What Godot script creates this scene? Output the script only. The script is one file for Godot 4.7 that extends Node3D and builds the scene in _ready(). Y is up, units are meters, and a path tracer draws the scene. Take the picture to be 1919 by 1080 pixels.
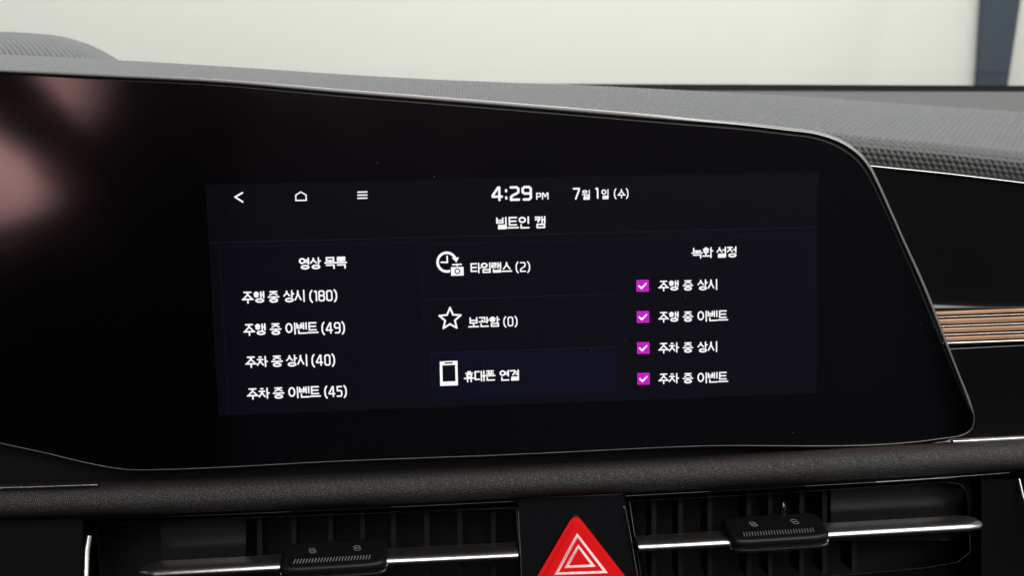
extends Node3D

# ---------------------------------------------------------------- camera model
# The display's active area (292 x 110 mm) gives the camera's place: its four corners in the
# photograph (1919 x 1080) fix distance and turn. World: origin at the display centre, y up.
const FOCAL := 1600.0
const LEAN := 12.0          # the display leans back by this many degrees
var lean: Basis             # display axes -> world
var cam_at: Vector3
var cam_basis: Basis
var M := {}

func setup_pose() -> void:
	lean = Basis(Vector3.RIGHT, deg_to_rad(-LEAN))
	var turn := Basis(Vector3.BACK, deg_to_rad(1.375)) * Basis(Vector3.RIGHT, deg_to_rad(5.14)) * Basis(Vector3.UP, deg_to_rad(3.45))
	var t := Vector3(0.0044, -0.0021, -0.4119)
	cam_basis = lean * turn.transposed()
	cam_at = lean * (turn.transposed() * -t)

func ray(u: float, v: float) -> Vector3:
	return (cam_basis * Vector3((u - 959.5) / FOCAL, (540.0 - v) / FOCAL, -1.0)).normalized()

func on_plane(u: float, v: float, o: Vector3, n: Vector3) -> Vector3:
	var r := ray(u, v)
	return cam_at + r * ((o - cam_at).dot(n) / r.dot(n))

# a point on the plane parallel to the display, d metres in front of it
func sp(u: float, v: float, d := 0.0) -> Vector3:
	return on_plane(u, v, lean.z * d, lean.z)

# a point on the upright plane at depth z
func zp(u: float, v: float, z: float) -> Vector3:
	return on_plane(u, v, Vector3(0, 0, z), Vector3.BACK)

# smooth curve through points (x, y), read at x
func cv(pts: Array, x: float) -> float:
	var n := pts.size()
	if x <= pts[0].x:
		return pts[0].y + (x - pts[0].x) * (pts[1].y - pts[0].y) / (pts[1].x - pts[0].x)
	if x >= pts[n - 1].x:
		return pts[n - 1].y + (x - pts[n - 1].x) * (pts[n - 1].y - pts[n - 2].y) / (pts[n - 1].x - pts[n - 2].x)
	var i := 0
	while pts[i + 1].x < x:
		i += 1
	var a: Vector2 = pts[i]
	var b: Vector2 = pts[i + 1]
	var w := b.x - a.x
	var ma: float = (b.y - a.y) / w if i == 0 else (b.y - pts[i - 1].y) / (b.x - pts[i - 1].x)
	var mb: float = (b.y - a.y) / w if i + 2 >= n else (pts[i + 2].y - a.y) / (pts[i + 2].x - a.x)
	var t := (x - a.x) / w
	var t2 := t * t
	var t3 := t2 * t
	return (2 * t3 - 3 * t2 + 1) * a.y + (t3 - 2 * t2 + t) * w * ma + (-2 * t3 + 3 * t2) * b.y + (t3 - t2) * w * mb

# ---------------------------------------------------------------- mesh helpers
# rows of equally many points -> one smooth sheet; uv in metres along the sheet
func loft(rows: Array, closed := false) -> ArrayMesh:
	var st := SurfaceTool.new()
	st.begin(Mesh.PRIMITIVE_TRIANGLES)
	add_loft(st, rows, closed)
	st.index()
	st.generate_normals()
	return st.commit()

func add_loft(st: SurfaceTool, rows: Array, closed := false) -> void:
	var nr := rows.size()
	var nc: int = rows[0].size()
	st.set_smooth_group(0)
	var us := []
	var vs := []
	for r in nr:
		var ur := PackedFloat32Array()
		var vr := PackedFloat32Array()
		var acc := 0.0
		for c in nc:
			if c > 0:
				acc += (rows[r][c] - rows[r][c - 1]).length()
			ur.append(acc)
			vr.append(0.0 if r == 0 else vs[r - 1][c] + (rows[r][c] - rows[r - 1][c]).length())
		us.append(ur)
		vs.append(vr)
	for r in (nr if closed else nr - 1):
		var q := (r + 1) % nr
		for c in nc - 1:
			var v1: float = vs[q][c] if q > r else vs[r][c] + 0.002
			var quad := [[rows[r][c], us[r][c], vs[r][c]], [rows[r][c + 1], us[r][c + 1], vs[r][c + 1]], [rows[q][c + 1], us[q][c + 1], v1], [rows[q][c], us[q][c], v1]]
			for k in [0, 1, 2, 0, 2, 3]:
				st.set_uv(Vector2(quad[k][1], quad[k][2]))
				st.add_vertex(quad[k][0])

# a closed outline (list of points) pushed through steps [move, inset]: rings joined, both ends capped
func slab(outline: PackedVector3Array, n: Vector3, steps: Array, flat := false) -> ArrayMesh:
	var st := SurfaceTool.new()
	st.begin(Mesh.PRIMITIVE_TRIANGLES)
	add_slab(st, outline, n, steps, flat)
	st.generate_normals()
	return st.commit()

func add_slab(st: SurfaceTool, outline: PackedVector3Array, n: Vector3, steps: Array, flat := false) -> void:
	var k := outline.size()
	var outw := PackedVector3Array()
	for i in k:
		var e1 := (outline[i] - outline[(i + k - 1) % k]).normalized()
		var e2 := (outline[(i + 1) % k] - outline[i]).normalized()
		var m1 := e1.cross(n)
		var m2 := e2.cross(n)
		var m := (m1 + m2)
		m = m / maxf(0.4, m.dot(m1))
		outw.append(m)
	var rings := []
	for s in steps:
		var ring := PackedVector3Array()
		for i in k:
			ring.append(outline[i] + n * s[0] - outw[i] * s[1])
		rings.append(ring)
	for r in rings.size() - 1:
		st.set_smooth_group(-1 if flat else 0)
		for i in k:
			var j := (i + 1) % k
			for p in [rings[r][i], rings[r + 1][i], rings[r + 1][j], rings[r][i], rings[r + 1][j], rings[r][j]]:
				st.add_vertex(p)
	for e in 2:
		st.set_smooth_group(1 + e)
		var ring: PackedVector3Array = rings[0] if e == 0 else rings[-1]
		var x := (ring[1] - ring[0]).normalized()
		var y := n.cross(x)
		var flat2 := PackedVector2Array()
		for p in ring:
			flat2.append(Vector2((p - ring[0]).dot(x), (p - ring[0]).dot(y)))
		var tri := Geometry2D.triangulate_polygon(flat2)
		for t in range(0, tri.size(), 3):
			var a := ring[tri[t]]
			var b := ring[tri[t + 1]]
			var c := ring[tri[t + 2]]
			var up := (b - a).cross(c - a).dot(n) > 0.0
			if up == (e == 1):      # front faces run clockwise
				var sw := b
				b = c
				c = sw
			for p in [a, b, c]:
				st.add_vertex(p)

# a bar of any cross-section (points across, up) swept along a path; side = sideways hint for "up"
func sweep(path: PackedVector3Array, section: Array, up: Vector3, caps := true, scales := []) -> ArrayMesh:
	var st := SurfaceTool.new()
	st.begin(Mesh.PRIMITIVE_TRIANGLES)
	add_sweep(st, path, section, up, caps, scales)
	st.index()
	st.generate_normals()
	return st.commit()

func add_sweep(st: SurfaceTool, path: PackedVector3Array, section: Array, up: Vector3, caps := true, scales := []) -> void:
	var rows := []
	for p in section:
		rows.append(PackedVector3Array())
	for i in path.size():
		var t := (path[mini(i + 1, path.size() - 1)] - path[maxi(i - 1, 0)]).normalized()
		var side := up.cross(t).normalized()      # towards the viewer for a path running right
		var u2 := t.cross(side).normalized()
		for k in section.size():
			var q: Vector2 = section[k] * (scales[i] if scales else 1.0)
			rows[k].append(path[i] + side * q.x + u2 * q.y)
	add_loft(st, rows, true)
	if caps:
		for e in [0, path.size() - 1]:
			var mid := Vector3.ZERO
			for r in rows:
				mid += r[e]
			mid /= rows.size()
			st.set_smooth_group(5 + e)
			for k in rows.size():
				var a: Vector3 = rows[k][e]
				var b: Vector3 = rows[(k + 1) % rows.size()][e]
				for p in ([mid, a, b] if e else [mid, b, a]):
					st.set_uv(Vector2.ZERO)
					st.add_vertex(p)

func oval(a: float, b: float, n := 16, power := 2.0) -> Array:
	var out := []
	for i in n:
		var t := TAU * i / n
		var c := cos(t)
		var s := sin(t)
		out.append(Vector2(a * signf(c) * pow(absf(c), 2.0 / power), b * signf(s) * pow(absf(s), 2.0 / power)))
	return out

func curve_px(pts: Array, u0: float, u1: float, n: int, d: float) -> PackedVector3Array:
	var out := PackedVector3Array()
	for i in n + 1:
		var u := lerpf(u0, u1, float(i) / n)
		out.append(sp(u, cv(pts, u), d))
	return out

func thing(called: String, label: String, category: String, at := Vector3.ZERO, group := "") -> Node3D:
	var o := Node3D.new()
	o.name = called
	o.set_meta("label", label)
	o.set_meta("category", category)
	if group:
		o.set_meta("group", group)
	add_child(o, true)
	o.position = at
	return o

# a part; its mesh is given in world places and moved into the thing's own axes
func part(called: String, mesh: Mesh, mat: Material, parent: Node, label := "") -> MeshInstance3D:
	var o := MeshInstance3D.new()
	o.name = called
	o.mesh = mesh
	o.material_override = mat
	parent.add_child(o, true)
	var base := Vector3.ZERO
	var up := parent
	while up != self:
		base += up.position
		up = up.get_parent()
	o.position = -base
	if label:
		o.set_meta("label", label)
	return o

func structure(called: String, mesh: Mesh, mat: Material) -> MeshInstance3D:
	var o := MeshInstance3D.new()
	o.name = called
	o.mesh = mesh
	o.material_override = mat
	o.set_meta("kind", "structure")
	add_child(o, true)
	return o

# ---------------------------------------------------------------- materials
func mat(called: String, linear: Color, rough: float, metal := 0.0, spec := 0.5) -> StandardMaterial3D:
	var m := StandardMaterial3D.new()
	m.resource_name = called
	m.albedo_color = linear.linear_to_srgb()
	m.roughness = rough
	m.metallic = metal
	m.metallic_specular = spec
	m.cull_mode = BaseMaterial3D.CULL_DISABLED
	M[called] = m
	return m

# staggered woven bumps, one tile = two rows
func weave_tile() -> PackedFloat32Array:
	var out := PackedFloat32Array()
	for y in 64:
		for x in 64:
			var best := 0.0
			for cy in [-1, 0, 1, 2]:
				for cx in [-1, 0, 1]:
					var px: float = (cx + (0.5 if posmod(cy, 2) == 1 else 0.0) + 0.25) * 64
					var py: float = (cy + 0.5) * 32.0
					var dx := (x - px) / (64 * 0.50)
					var dy := (y - py + 0.16 * (x - px)) / (64 * 0.27)
					best = maxf(best, 1.0 - (pow(absf(dx), 2.2) + pow(absf(dy), 2.0)))
			out.append(sqrt(maxf(best, 0.0)))
	return out

func noise_tex(kind: int, freq: float, sd: int, size := 512, oct := 3, lo := Color.BLACK, hi := Color.WHITE) -> NoiseTexture2D:
	var n := FastNoiseLite.new()
	n.noise_type = kind
	n.frequency = freq
	n.seed = sd
	n.fractal_octaves = oct
	if kind == FastNoiseLite.TYPE_CELLULAR:
		n.cellular_return_type = FastNoiseLite.RETURN_DISTANCE2_SUB
	var t := NoiseTexture2D.new()
	t.width = size
	t.height = size
	t.seamless = true
	t.noise = n
	var g := Gradient.new()
	g.set_color(0, lo)
	g.set_color(1, hi)
	t.color_ramp = g
	return t

func materials() -> void:
	mat("pad_weave", Color(0.050, 0.053, 0.055), 0.5)
	mat("pad_smooth", Color(0.035, 0.035, 0.037), 0.6, 0.0, 0.4)
	mat("seat_cloth", Color(0.034, 0.052, 0.072), 0.8, 0.0, 0.1)
	mat("satin_plastic", Color(0.006, 0.006, 0.006), 0.28, 0.0, 0.4)
	var grain := mat("roll_grain", Color(0.008, 0.0079, 0.0078), 0.40, 0.0, 0.46)
	grain.heightmap_enabled = true
	grain.heightmap_texture = noise_tex(FastNoiseLite.TYPE_CELLULAR, 0.05, 21, 512, 2)
	grain.heightmap_scale = 0.034
	grain.uv1_scale = Vector3(1.0 / 0.021, 1.0 / 0.021, 1)
	mat("black_plastic", Color(0.0035, 0.0035, 0.0037), 0.40, 0.0, 0.3)
	mat("black_matte", Color(0.003, 0.003, 0.003), 0.7, 0.0, 0.3)
	var gloss := mat("piano_black", Color(0.004, 0.004, 0.0045), 0.12)
	gloss.roughness_texture = noise_tex(FastNoiseLite.TYPE_SIMPLEX, 0.01, 5, 256, 4, Color(0.6, 0.6, 0.6), Color.WHITE)
	gloss.uv1_triplanar = true
	gloss.uv1_scale = Vector3(5, 5, 5)
	mat("rim_metal", Color(0.20, 0.20, 0.20), 0.42, 0.9)
	mat("rim_groove", Color(0.004, 0.004, 0.004), 0.5)
	mat("edge_line", Color(0.02, 0.02, 0.021), 0.4)
	mat("chrome", Color(0.52, 0.51, 0.505), 0.24, 1.0)
	var br := mat("brushed_metal", Color(0.56, 0.56, 0.565), 0.30, 1.0)
	br.heightmap_enabled = true
	br.heightmap_texture = noise_tex(FastNoiseLite.TYPE_SIMPLEX, 0.08, 33, 256, 2)
	br.heightmap_scale = 0.0012
	br.uv1_scale = Vector3(6, 900, 1)
	# cover glass with a reddish anti-reflection coating
	var cg := mat("cover_glass", Color(0.105, 0.066, 0.069), 0.11, 1.0)
	cg.roughness_texture = noise_tex(FastNoiseLite.TYPE_SIMPLEX, 0.012, 61, 256, 4, Color(0.8, 0.8, 0.8), Color.WHITE)
	cg.uv1_triplanar = true
	cg.uv1_scale = Vector3(6, 6, 6)
	var wood := mat("bronze_wood", Color(0.47, 0.285, 0.175), 0.4, 0.25)
	wood.albedo_texture = noise_tex(FastNoiseLite.TYPE_SIMPLEX, 0.03, 12, 256, 4, Color(0.78, 0.76, 0.74), Color.WHITE)
	wood.uv1_scale = Vector3(4, 260, 1)
	var red := mat("hazard_red", Color(0.58, 0.004, 0.006), 0.45, 0.0, 0.35)
	red.clearcoat_enabled = true
	red.clearcoat = 0.25
	red.clearcoat_roughness = 0.12
	mat("hazard_print", Color(0.92, 0.58, 0.62), 0.5, 0.0, 0.3)
	mat("print_grey", Color(0.16, 0.16, 0.16), 0.5)
	mat("dust", Color(0.5, 0.5, 0.5), 0.9)
	var wall := mat("white_wall", Color(0.69, 0.695, 0.65), 0.9, 0.0, 0.2)
	wall.albedo_texture = noise_tex(FastNoiseLite.TYPE_SIMPLEX, 0.004, 41, 256, 2, Color(0.94, 0.94, 0.93), Color.WHITE)
	wall.uv1_triplanar = true
	wall.uv1_scale = Vector3(0.15, 0.15, 0.15)
	mat("blue_paint", Color(0.024, 0.038, 0.060), 0.6)
	mat("pillar_cloth", Color(0.005, 0.009, 0.013), 0.9, 0.0, 0.1)
	mat("side_wall", Color(0.72, 0.67, 0.66), 0.9, 0.0, 0.2)
	var glass := mat("windshield_glass", Color(1, 1, 1), 0.0)
	glass.transparency = BaseMaterial3D.TRANSPARENCY_ALPHA
	glass.albedo_color = Color(0.95, 1.0, 0.98, 0.03)
	mat("frit", Color(0.004, 0.006, 0.007), 0.4)

# ---------------------------------------------------------------- the picture on the display
const DW := 0.2923
const DH := 0.1096
const IW := 2048
const IH := 768
var pic: Image

func to_tex(u: float, v: float) -> Vector2:
	var p := lean.transposed() * sp(u, v)
	return Vector2((p.x / DW + 0.5) * IW, (0.5 - p.y / DH) * IH)

func line(a: Vector2, b: Vector2, w: float, col := Color.WHITE) -> void:
	var r := w * 0.5
	var ab := b - a
	var l2 := maxf(ab.length_squared(), 1e-6)
	for y in range(maxi(0, int(minf(a.y, b.y) - r - 2)), mini(IH, int(maxf(a.y, b.y) + r + 3))):
		for x in range(maxi(0, int(minf(a.x, b.x) - r - 2)), mini(IW, int(maxf(a.x, b.x) + r + 3))):
			var p := Vector2(x + 0.5, y + 0.5)
			var d := p.distance_to(a + ab * clampf((p - a).dot(ab) / l2, 0, 1))
			var k := clampf((r - d) / 1.6 + 0.5, 0, 1)
			if k > 0.0:
				var o := pic.get_pixel(x, y)
				pic.set_pixel(x, y, o.lerp(col, k))

func strokes(lines: Array, w: float, col := Color.WHITE) -> void:
	for l in lines:
		for i in l.size() - 1:
			line(l[i], l[i + 1], w, col)

func ring(c: Vector2, rx: float, ry: float, a0 := 0.0, a1 := TAU, n := 20) -> Array:
	var out := []
	for i in n + 1:
		var t := lerpf(a0, a1, float(i) / n)
		out.append(c + Vector2(cos(t) * rx, sin(t) * ry))
	return out

func fill_poly(pts: Array, col: Color) -> void:
	var lo: Vector2 = pts[0]
	var hi: Vector2 = pts[0]
	for p in pts:
		lo = lo.min(p)
		hi = hi.max(p)
	var poly := PackedVector2Array(pts)
	for y in range(maxi(0, int(lo.y)), mini(IH, int(hi.y) + 2)):
		for x in range(maxi(0, int(lo.x)), mini(IW, int(hi.x) + 2)):
			var k := 0.0
			for s in [Vector2(0.25, 0.25), Vector2(0.75, 0.25), Vector2(0.25, 0.75), Vector2(0.75, 0.75)]:
				if Geometry2D.is_point_in_polygon(Vector2(x, y) + s, poly):
					k += 0.25
			if k > 0.0:
				pic.set_pixel(x, y, pic.get_pixel(x, y).lerp(col, k))

# consonants in a unit box (y down)
func consonant(k: String, left := false) -> Array:
	var V := func(a: Array) -> Array:
		var o := []
		for i in range(0, a.size(), 2):
			o.append(Vector2(a[i], a[i + 1]))
		return o
	match k:
		"g": return [V.call([0, 0, 1, 0, 0.95, 0.45, 0.55, 1.0])] if left else [V.call([0, 0, 1, 0, 1, 1])]
		"n": return [V.call([0, 0, 0, 1, 1, 1])]
		"d": return [V.call([1, 0, 0, 0, 0, 1, 1, 1])]
		"r": return [V.call([0, 0, 1, 0, 1, 0.5, 0, 0.5, 0, 1, 1, 1])]
		"m": return [V.call([0, 0, 1, 0, 1, 1, 0, 1, 0, 0])]
		"b": return [V.call([0, 0, 0, 1, 1, 1, 1, 0]), V.call([0, 0.5, 1, 0.5])]
		"s": return [V.call([0.5, 0, 0.42, 0.45, 0, 1]), V.call([0.5, 0, 0.58, 0.45, 1, 1])]
		"o": return [ring(Vector2(0.5, 0.5), 0.5, 0.5)]
		"j": return [V.call([0.03, 0, 0.97, 0]), V.call([0.5, 0, 0.42, 0.5, 0, 1]), V.call([0.5, 0, 0.58, 0.5, 1, 1])]
		"c": return [V.call([0.32, 0, 0.68, 0]), V.call([0.03, 0.32, 0.97, 0.32]), V.call([0.5, 0.32, 0.42, 0.6, 0, 1]), V.call([0.5, 0.32, 0.58, 0.6, 1, 1])]
		"k": return [V.call([0, 0, 1, 0, 0.95, 0.5, 0.6, 1.0]), V.call([0, 0.5, 0.95, 0.46])]
		"t": return [V.call([1, 0, 0, 0, 0, 1, 1, 1]), V.call([0, 0.5, 0.92, 0.5])]
		"p": return [V.call([0, 0, 1, 0]), V.call([0, 1, 1, 1]), V.call([0.3, 0, 0.3, 1]), V.call([0.7, 0, 0.7, 1])]
		"h": return [V.call([0.32, 0, 0.68, 0]), V.call([0, 0.28, 1, 0.28]), ring(Vector2(0.5, 0.76), 0.36, 0.25)]
	return []

# syllables as [initial, vowel, final]
const SYL := {"월": ["o", "wo", "r"], "일": ["o", "i", "r"], "수": ["s", "u", ""], "빌": ["b", "i", "r"], "트": ["t", "eu", ""], "인": ["o", "i", "n"], "캠": ["k", "ae", "m"],
	"영": ["o", "yeo", "o"], "상": ["s", "a", "o"], "목": ["m", "oh", "g"], "록": ["r", "oh", "g"], "주": ["j", "u", ""], "행": ["h", "ae", "o"], "중": ["j", "u", "o"], "시": ["s", "i", ""],
	"이": ["o", "i", ""], "벤": ["b", "e", "n"], "차": ["c", "a", ""], "타": ["t", "a", ""], "임": ["o", "i", "m"], "랩": ["r", "ae", "b"], "스": ["s", "eu", ""], "보": ["b", "oh", ""],
	"관": ["g", "wa", "n"], "함": ["h", "a", "m"], "휴": ["h", "yu", ""], "대": ["d", "ae", ""], "폰": ["p", "oh", "n"], "연": ["o", "yeo", "n"], "결": ["g", "yeo", "r"],
	"녹": ["n", "oh", "g"], "화": ["h", "wa", ""], "설": ["s", "eo", "r"], "정": ["j", "eo", "o"]}

func into(lines: Array, r: Rect2) -> Array:
	var out := []
	for l in lines:
		var o := []
		for p in l:
			o.append(r.position + p * r.size)
		out.append(o)
	return out

func syllable(ch: String) -> Array:
	var s: Array = SYL[ch]
	var vw: String = s[1]
	var fin: bool = s[2] != ""
	var out := []
	var low := 0.56 if fin else 1.0       # bottom of the vertical vowel
	if vw in ["a", "ae", "eo", "e", "yeo", "i"]:
		var two := vw in ["ae", "e"]
		var wide := 0.42 if two else (0.5 if vw in ["eo", "yeo"] else 0.56)
		var top := 0.04
		out += into(consonant(s[0], true), Rect2(0.04, top, wide, (0.46 if fin else 0.84) - top))
		var x := 0.9
		if two:
			out += [[Vector2(0.68, 0.02), Vector2(0.68, low)], [Vector2(0.94, 0), Vector2(0.94, low)]]
			if vw == "ae":
				out.append([Vector2(0.68, low * 0.5), Vector2(0.94, low * 0.5)])
			else:
				out.append([Vector2(0.52, low * 0.5), Vector2(0.68, low * 0.5)])
		else:
			x = 0.82 if vw == "a" else 0.9
			out.append([Vector2(x, 0), Vector2(x, low)])
			match vw:
				"a": out.append([Vector2(x, low * 0.5), Vector2(1.0, low * 0.5)])
				"eo": out.append([Vector2(0.66, low * 0.48), Vector2(x, low * 0.48)])
				"yeo": out += [[Vector2(0.66, low * 0.32), Vector2(x, low * 0.32)], [Vector2(0.66, low * 0.68), Vector2(x, low * 0.68)]]
	elif vw in ["oh", "u", "yu", "eu"]:
		var bot := 0.3 if fin else 0.56
		var bar := 0.52 if fin else 0.7
		if vw == "oh":
			bot = 0.28 if fin else 0.55
			bar = 0.50 if fin else 0.96
		if vw == "eu":
			bar = 0.93
			bot = 0.66
		out += into(consonant(s[0]), Rect2(0.16, 0.02, 0.68, bot))
		out.append([Vector2(0.0, bar), Vector2(1.0, bar)])
		match vw:
			"oh": out.append([Vector2(0.5, 0.02 + bot), Vector2(0.5, bar)])
			"u": out.append([Vector2(0.5, bar), Vector2(0.5, 0.66 if fin else 1.04)])
			"yu": out += [[Vector2(0.32, bar), Vector2(0.32, 1.04)], [Vector2(0.68, bar), Vector2(0.68, 1.04)]]
	else:
		var b2 := 0.24 if fin else 0.48
		var bar2 := 0.46 if fin else 0.84
		out += into(consonant(s[0]), Rect2(0.06, 0.02, 0.52, b2))
		out.append([Vector2(0.0, bar2), Vector2(0.66, bar2)])
		if vw == "wa":
			out.append([Vector2(0.32, 0.02 + b2), Vector2(0.32, bar2)])
			out += [[Vector2(0.82, 0), Vector2(0.82, 0.58 if fin else 1.0)], [Vector2(0.82, 0.32), Vector2(1.0, 0.32)]]
		else:
			out.append([Vector2(0.32, bar2), Vector2(0.32, 0.6)])
			out += [[Vector2(0.9, 0), Vector2(0.9, 0.58)], [Vector2(0.66, 0.56), Vector2(0.9, 0.56)]]
	if fin:
		var f: String = s[2]
		var fb := Rect2(0.2, 0.70, 0.7, 0.28)
		if f == "n":
			fb = Rect2(0.2, 0.68, 0.74, 0.28)
		elif f == "g":
			fb = Rect2(0.14, 0.72, 0.72, 0.30)
		elif vw in ["oh", "u"]:
			fb = Rect2(0.16, 0.70, 0.68, 0.28)
		out += into(consonant(f), fb)
	return out

func glyph(ch: String) -> Array:      # [strokes, width]
	var V := func(a: Array) -> Array:
		var o := []
		for i in range(0, a.size(), 2):
			o.append(Vector2(a[i], a[i + 1]))
		return o
	match ch:
		"0": return [[V.call([0.12, 0.0, 0.38, 0.0, 0.5, 0.12, 0.5, 0.88, 0.38, 1.0, 0.12, 1.0, 0, 0.88, 0, 0.12, 0.12, 0])], 0.5]
		"1": return [[V.call([0.0, 0.04, 0.10, 0.0, 0.17, 0.08, 0.17, 1.0])], 0.17]
		"2": return [[V.call([0.02, 0.0, 0.4, 0.0, 0.52, 0.12, 0.52, 0.38, 0.4, 0.5, 0.12, 0.66, 0.02, 0.8, 0.02, 1.0, 0.55, 1.0])], 0.54]
		"4": return [[V.call([0.44, 1.0, 0.44, 0.0, 0.36, 0.0, 0.0, 0.62, 0.0, 0.72, 0.6, 0.72])], 0.6]
		"5": return [[V.call([0.5, 0.0, 0.04, 0.0, 0.04, 0.42, 0.38, 0.42, 0.5, 0.52, 0.5, 0.88, 0.38, 1.0, 0.0, 1.0])], 0.52]
		"7": return [[V.call([0.0, 0.0, 0.58, 0.0, 0.56, 0.18, 0.22, 1.0])], 0.56]
		"8": return [[V.call([0.12, 0.0, 0.4, 0.0, 0.5, 0.1, 0.5, 0.36, 0.4, 0.47, 0.12, 0.47, 0.0, 0.36, 0.0, 0.1, 0.12, 0]), V.call([0.12, 0.47, 0.4, 0.47, 0.52, 0.58, 0.52, 0.9, 0.4, 1.0, 0.12, 1.0, 0, 0.9, 0, 0.58, 0.12, 0.47])], 0.52]
		"9": return [[V.call([0.52, 0.52, 0.12, 0.52, 0.0, 0.4, 0.0, 0.12, 0.12, 0.0, 0.42, 0.0, 0.54, 0.12, 0.54, 0.86, 0.42, 1.0, 0.06, 1.0])], 0.54]
		":": return [[V.call([0.03, 0.22, 0.03, 0.3]), V.call([0.03, 0.8, 0.03, 0.88])], 0.06]
		"(": return [[V.call([0.2, -0.08, 0.06, 0.12, 0.0, 0.35, 0.0, 0.72, 0.06, 0.95, 0.2, 1.14])], 0.2]
		")": return [[V.call([0.0, -0.08, 0.14, 0.12, 0.2, 0.35, 0.2, 0.72, 0.14, 0.95, 0.0, 1.14])], 0.2]
		"P": return [[V.call([0.0, 1.0, 0.0, 0.0, 0.4, 0.0, 0.54, 0.12, 0.54, 0.44, 0.42, 0.56, 0.0, 0.56])], 0.54]
		"M": return [[V.call([0.0, 1.0, 0.0, 0.0, 0.12, 0.0, 0.38, 0.6, 0.64, 0.0, 0.76, 0.0, 0.76, 1.0])], 0.76]
	return [syllable(ch), 0.92]

# one run of writing between u0 and u1 (photo pixels), vc = middle height at u0, h = height, all centre lines
func write(s: String, u0: float, u1: float, vt: float, vb: float, w := 3.1) -> void:
	var per := IW / 1147.0
	var half := w * 0.5
	var vc := (vt + vb) * 0.5
	var um := (u0 + u1) * 0.5
	var mid := to_tex(um, vc)
	var a := to_tex(u0 + half, vc)
	var b := to_tex(u1 - half, vc)
	var h := to_tex(um, vb - half).y - to_tex(um, vt + half).y
	var gap := 0.16 if SYL.has(s[0]) else 0.27
	var total := 0.0
	for i in s.length():
		total += glyph(s[i])[1]
	total += gap * (s.length() - 1)
	var sx := (b.x - a.x) / total
	var x := a.x
	for i in s.length():
		var g := glyph(s[i])
		strokes(into(g[0], Rect2(x, mid.y - h * 0.5, sx, h)), w * per)
		x += (g[1] + gap) * sx

func px_lines(pts: Array, w: float, col := Color.WHITE) -> void:
	var per := IW / 1147.0
	for i in pts.size() - 1:
		line(to_tex(pts[i].x, pts[i].y), to_tex(pts[i + 1].x, pts[i + 1].y), w * per, col)

func px_fill(pts: Array, col: Color) -> void:
	var o := []
	for p in pts:
		o.append(to_tex(p.x, p.y))
	fill_poly(o, col)

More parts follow.
